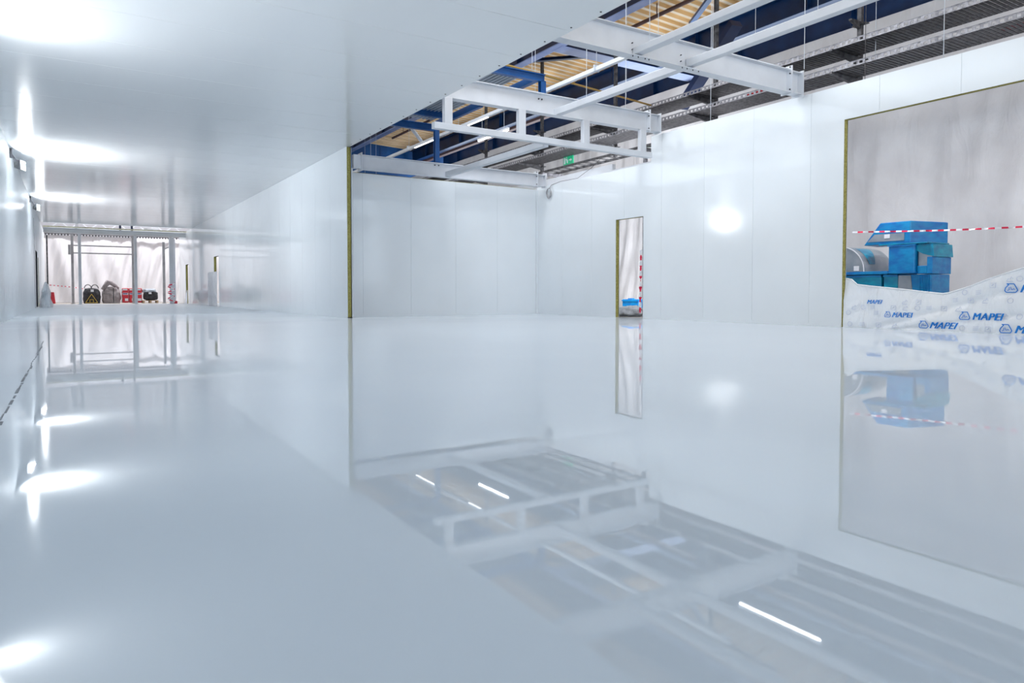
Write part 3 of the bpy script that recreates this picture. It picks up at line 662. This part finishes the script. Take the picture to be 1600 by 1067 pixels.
# hanging plastics in the corridor doorways
def drape(name, label, x, y0, y1, z1, amp, seed, m=M_clear, taper=.0):
    def f(u, v):
        z = .005+(z1-.005)*v; y = y0+(y1-y0)*u*(1-taper*v)
        return (x+amp*(noise.noise((y*3, z*1.2, seed))+.5*noise.noise((y*9, z*3, seed)))*(1-.4*v), y, z)
    return tag(MB().grid(f, 24, 30).build(name, m, smooth=True, fix=False), label, 'plastic sheet', 'plastic sheets in the corridor doorways')
drape('plastic_sheet', 'white plastic sheet hanging in the nearer doorway of the middle wall', XC-.06, 30.8, 33.1, 1.44, .05, 3)
drape('plastic_sheet', 'narrow torn plastic strip in the further doorway of the middle wall', XC-.05, 39.4, 40.6, .7, .04, 6, taper=.7)
def bagf(u, v):
    a = u*2*math.pi; r = math.sin(math.pi*min(1, v*.5+.5))**.7 if v > 0 else 1
    r = (1-v)**.55; n = 1+.25*noise.noise((math.cos(a)*2, math.sin(a)*2, v*4))
    return (XL+.30+.22*r*math.cos(a)*n, 32.6+.6*r*math.sin(a)*n, 1.0*v)
tag(MB().grid(bagf, 32, 24).build('plastic_bag', M_clear, smooth=True), 'white plastic bundle slumped against the far left wall', 'plastic bag')
struct(MB().box(XL-.005, XL+.01, 31.2, 31.26, 0, 3.3).build('trim_10', M_greypost))
struct(MB().box(XL-.005, XL+.015, 34.6, 34.68, 0, 2.0).build('trim_11', M_core))

# ------------------------------------------------------------------ film-wrapped duct stack beyond the large opening
def wthing(name, label, loc): return thing(name, label, 'duct', loc, 'blue wrapped ducts')
# top hood: sloped left side
t = wthing('wrapped_duct', 'blue wrapped duct hood on top of stack, sloping left side', (12.6, 6.8, 1.40))
b = MB(); lo, hi = 1.415, 1.80
fr = [(7.49, lo), (6.65, lo-.01), (6.65, hi), (7.19, hi-.01)]
b.add([(12.3,7.49,lo),(12.3,6.65,lo),(12.3,6.65,hi),(12.3,7.19,hi),(12.95,7.6,lo),(12.95,6.35,lo),(12.95,6.35,hi-.02),(12.95,7.3,hi)],
      [(0,1,2,3),(7,6,5,4),(0,4,5,1),(1,5,6,2),(2,6,7,3),(3,7,4,0)])
b.build('hood', M_wrap, t, bevel=.015)
MB().add([(12.29,7.42,1.47),(12.29,6.75,1.47),(12.29,6.75,1.60),(12.29,7.28,1.60)], [(0,1,2,3)]).build('grey_panel', M_duct, t)
MB().box(12.28, 12.286, 7.0, 7.1, 1.52, 1.59).build('white_label', M_wht, t)
b = MB(); b.box(12.27, 12.98, 6.34, 7.2, 1.395, 1.42); b.build('flange', M_wrap2, t, bevel=.008)
# middle box
t = wthing('wrapped_duct', 'deep blue wrapped square duct in the middle of the stack', (12.6, 6.75, .88))
b = MB(); b.box(12.28, 12.75, 6.56, 7.02, .885, 1.39); b.build('body', M_wrap, t, bevel=.02)
b = MB()
for z in (.9, 1.37): b.box(12.265, 12.77, 6.54, 7.035, z, z+.02)
b.build('flange', M_wrap, t)
t = wthing('wrapped_duct', 'grey and teal wrapped duct behind, right side of the stack', (12.9, 6.45, .88))
b = MB(); b.box(12.36, 12.95, 6.31, 6.55, .885, 1.38); b.build('body', M_duct, t, bevel=.02)
b = MB(); b.add([(12.34,6.56,1.39),(12.34,6.29,1.385),(12.34,6.27,1.17),(12.34,6.45,1.22),(12.34,6.56,1.28),(12.97,6.56,1.39),(12.97,6.29,1.385),(12.97,6.27,1.17),(12.97,6.45,1.22),(12.97,6.56,1.28)],
   [(0,1,2,3,4),(9,8,7,6,5),(0,5,6,1),(1,6,7,2),(2,7,8,3),(3,8,9,4),(4,9,5,0)]); b.build('blue_film', M_wrap2, t)
b = MB(); b.box(12.345, 12.96, 6.295, 6.39, .88, 1.17); b.box(12.345, 12.96, 6.39, 6.555, .88, 1.02); b.build('blue_film', M_wrap, t, bevel=.01)
# round duct, lying across with its curved side towards the camera side
t = wthing('round_duct', 'large round grey duct lying beside the blue stack', (12.8, 8.0, .9))
b = MB(); pr = [(7.955+.47*math.cos(a), .945+.47*math.sin(a)) for a in [i*math.pi/24 for i in range(25)]]
b.prism(pr, 'x', 12.32, 13.25); b.build('barrel', M_duct, t)
b = MB()
for p, q in zip(pr, pr[1:]): b.bar((12.31, p[0], p[1]), (12.31, q[0], q[1]), .014, .014, up=(1,0,0))
b.build('rim', M_wht, t)
b = MB()
po = [(7.955+.474*math.cos(a), .945+.474*math.sin(a)) for a in [math.pi*(.62+.022*i) for i in range(14)]]
b.add([(12.5, p[0], p[1]) for p in po]+[(12.95-.02*i, p[0], p[1]) for i, p in enumerate(po)], [(i, i+1, i+15, i+14) for i in range(13)]); b.build('blue_film', M_wrap2, t, fix=False)
b = MB(); b.box(12.30, 13.28, 7.04, 8.45, .885, .944); b.build('film_skirt', M_wrap, t, bevel=.01)
MB().box(12.305, 12.315, 7.58, 7.68, .96, 1.05).build('white_label', M_wht, t)
# lower row
for y0, y1, mm, l in ((7.18, 8.4, M_wrap2, 'teal wrapped crate under the round duct'), (6.88, 7.14, M_wrap2, 'narrow teal wrapped duct under the middle box')):
    t = wthing('wrapped_duct', l, (12.7, (y0+y1)/2, 0)); b = MB(); b.box(12.35, 12.95, y0, y1, .0, .875); b.build('body', mm, t, bevel=.02)
    b = MB(); b.box(12.33, 12.97, y0-.0, y1+.0, .84, .874); b.build('flange', M_wrap, t)
t = wthing('wrapped_duct', 'blue wrapped duct with grey flared side at the bottom of stack', (12.7, 6.6, 0))
b = MB(); b.prism([(6.87, 0), (6.31, 0), (6.31, .872), (6.87, .872)], 'x', 12.36, 12.95); b.build('body', M_wrap, t, bevel=.01)
b = MB(); b.prism([(6.87, .0), (6.56, .0), (6.66, .86), (6.87, .86)], 'x', 12.345, 12.36); b.build('grey_side', M_duct, t)
b = MB()
for k in range(9): b.box(12.335, 12.36, 6.32+k*.022, 6.332+k*.022, 0, .86)
b.build('corrugated_edge', M_wrap, t)

# ------------------------------------------------------------------ printed film across the foot of the large opening
TOP = [(7.0,.80),(6.70,.78),(6.62,.69),(6.4,.66),(5.9,.608),(5.26,.535),(4.91,.645),(4.66,.75),(4.27,.885),(3.8,.97),(2.5,1.0),(1.5,1.0)]
def top(y):
    for (a, za), (c, zc) in zip(TOP, TOP[1:]):
        if c <= y <= a: return za+(zc-za)*(a-y)/(a-c)
    return 1.0 if y < 1.5 else .8
def film_x(y, z):
    tpz = z/top(y)
    dia = z - (.12 + (5.9-y)*.30)                 # long diagonal crease rising to the right
    dia2 = z - (.05 + (5.6-y)*.16)
    return 10.60 + .03*math.exp(-(dia/.05)**2) + .022*math.exp(-(dia2/.03)**2) + .05*noise.noise((y*1.4, z*1.6, 3)) + .018*noise.noise((y*5+z*4, z*6, 7)) + .06*tpz*tpz
t = thing('printed_film', 'white printed packing film draped across the foot of the large opening', 'plastic film', (10.6, 4.5, 0))
MB().grid(lambda u, v: (lambda y: (film_x(y, v*top(y)), y, v*top(y)))(6.79-u*5.2), 220, 36).build('film', M_film, t, smooth=True, fix=False)
b = MB(); b.tube([(film_x(y, top(y)), y, top(y)) for y in [6.79-i*.1 for i in range(53)]], .012, 6); b.build('rolled_edge', M_film, t, smooth=True)
def on_film(y, z): return (film_x(y, z)-.013, y, z)
def logo(y, z, s, rise=.0, emblem=True, text='MAPEI'):
    """emblem and lettering of height s, running towards the camera side"""
    yt = y
    if emblem:
        pts = [(.12,0),(1.05,0),(1.22,.22),(1.12,.5),(.9,.95),(.22,.95),(.42,.86),(.1,.5),(0,.2)]
        P = [on_film(y-p[0]*s, z+p[1]*s+rise*p[0]*s) for p in pts]
        b = MB()
        for a, c in zip(P, P[1:]+P[:1]): b.bar(a, c, .09*s, .02*s, up=(1,0,0)) if False else b.tube([a, c], .05*s, 5)
        sq = [(.25,.2),(.45,.32),(.42,.5),(.6,.58),(.62,.3),(.75,.28),(.8,.42),(.95,.3)]
        b.tube([on_film(y-p[0]*s, z+p[1]*s) for p in sq], .035*s, 5)
        b.build('printed_emblem', M_print, t); yt = y-1.45*s
    text_mesh(text, s*1.30, .35, 'printed_lettering', M_print, t, lambda x, yy, w: on_film(yt-x*.93, z+yy*.96+rise*x), bold=.055*s, spacing=1.06)
logo(5.585, .04, .105)
logo(5.035, .18, .112)
logo(4.51, .02, .118)
logo(4.475, .56, .12)
logo(6.11, .185, .085)
logo(6.40, .385, .07, emblem=False)
logo(3.95, .2, .12); logo(3.4, .6, .12); logo(3.3, .05, .12)
def faint(y, z, s, k):
    b = MB()
    if k == 0: pts = [(math.cos(a)*s, math.sin(a)*s) for a in [i*math.pi/6 for i in range(13)]]; b.tube([on_film(y+p[0], z+p[1]) for p in pts], .004, 4)
    elif k == 1:
        for dz in (-.6, 0, .6): b.tube([on_film(y+s, z+dz*s), on_film(y-s*.2, z+dz*s), on_film(y-s, z+dz*s+.01)], .004, 4)
    elif k == 2: b.tube([on_film(y+p[0]*s, z+p[1]*s) for p in ((-1,-1),(1,-1),(1,.8),(-1,.8),(-1,-1))], .004, 4); b.tube([on_film(y+.4*s, z-.3*s), on_film(y-.4*s, z+.3*s)], .006, 4)
    else:
        b.tube([on_film(y+p[0]*s, z+p[1]*s) for p in ((1,-.8),(.4,.2),(0,-.2),(-.5,.8),(-1,0))], .004, 4); b.tube([on_film(y+s, z-s), on_film(y-s, z-s)], .005, 4)
    b.build('faint_symbol', M_faint, t)
q = 0
for row, (z, ys) in enumerate(((.06, (6.65,6.45,6.2,5.95,5.0,4.82,4.66)), (.33, (6.6,6.45,6.3,5.98,5.8,5.62,5.45,5.25,5.05)), (.24, (6.7,6.25,5.9,4.46,4.28)), (.45, (5.1,4.9,4.72,4.4,4.2)), (.42, (5.6,5.8)), (.56, (4.98,4.8)), (.66, (4.62,)), (.74, (4.42,4.3)))):
    for y in ys:
        if z < top(y)-.05: faint(y+.01*math.sin(q), z, .035, q % 4); q += 1

# ------------------------------------------------------------------ clutter behind the narrow doorway
t = thing('blue_crate', 'blue crate seen low behind the narrow doorway', 'crate', (13.0, 14.35, 0))
b = MB(); b.box(12.8, 13.3, 14.05, 14.69, 0, .385); b.build('body', M_wrap, t, bevel=.015)
b = MB(); b.box(12.78, 12.8, 14.04, 14.70, .33, .36); b.box(12.85, 13.0, 14.42, 14.52, .386, .41); b.build('rim', M_wrap, t)
lump('crumpled_plastic', 'crumpled clear plastic heap on the floor inside the narrow doorway', 'plastic', (11.3, 12.75, .105), (.28, .42, .115), M_clear, 5, .5, .9)
lump('crumpled_plastic', 'smaller crumpled plastic right of the heap in the narrow doorway', 'plastic', (11.6, 12.05, .07), (.2, .2, .09), M_clear, 11, .6, .9)
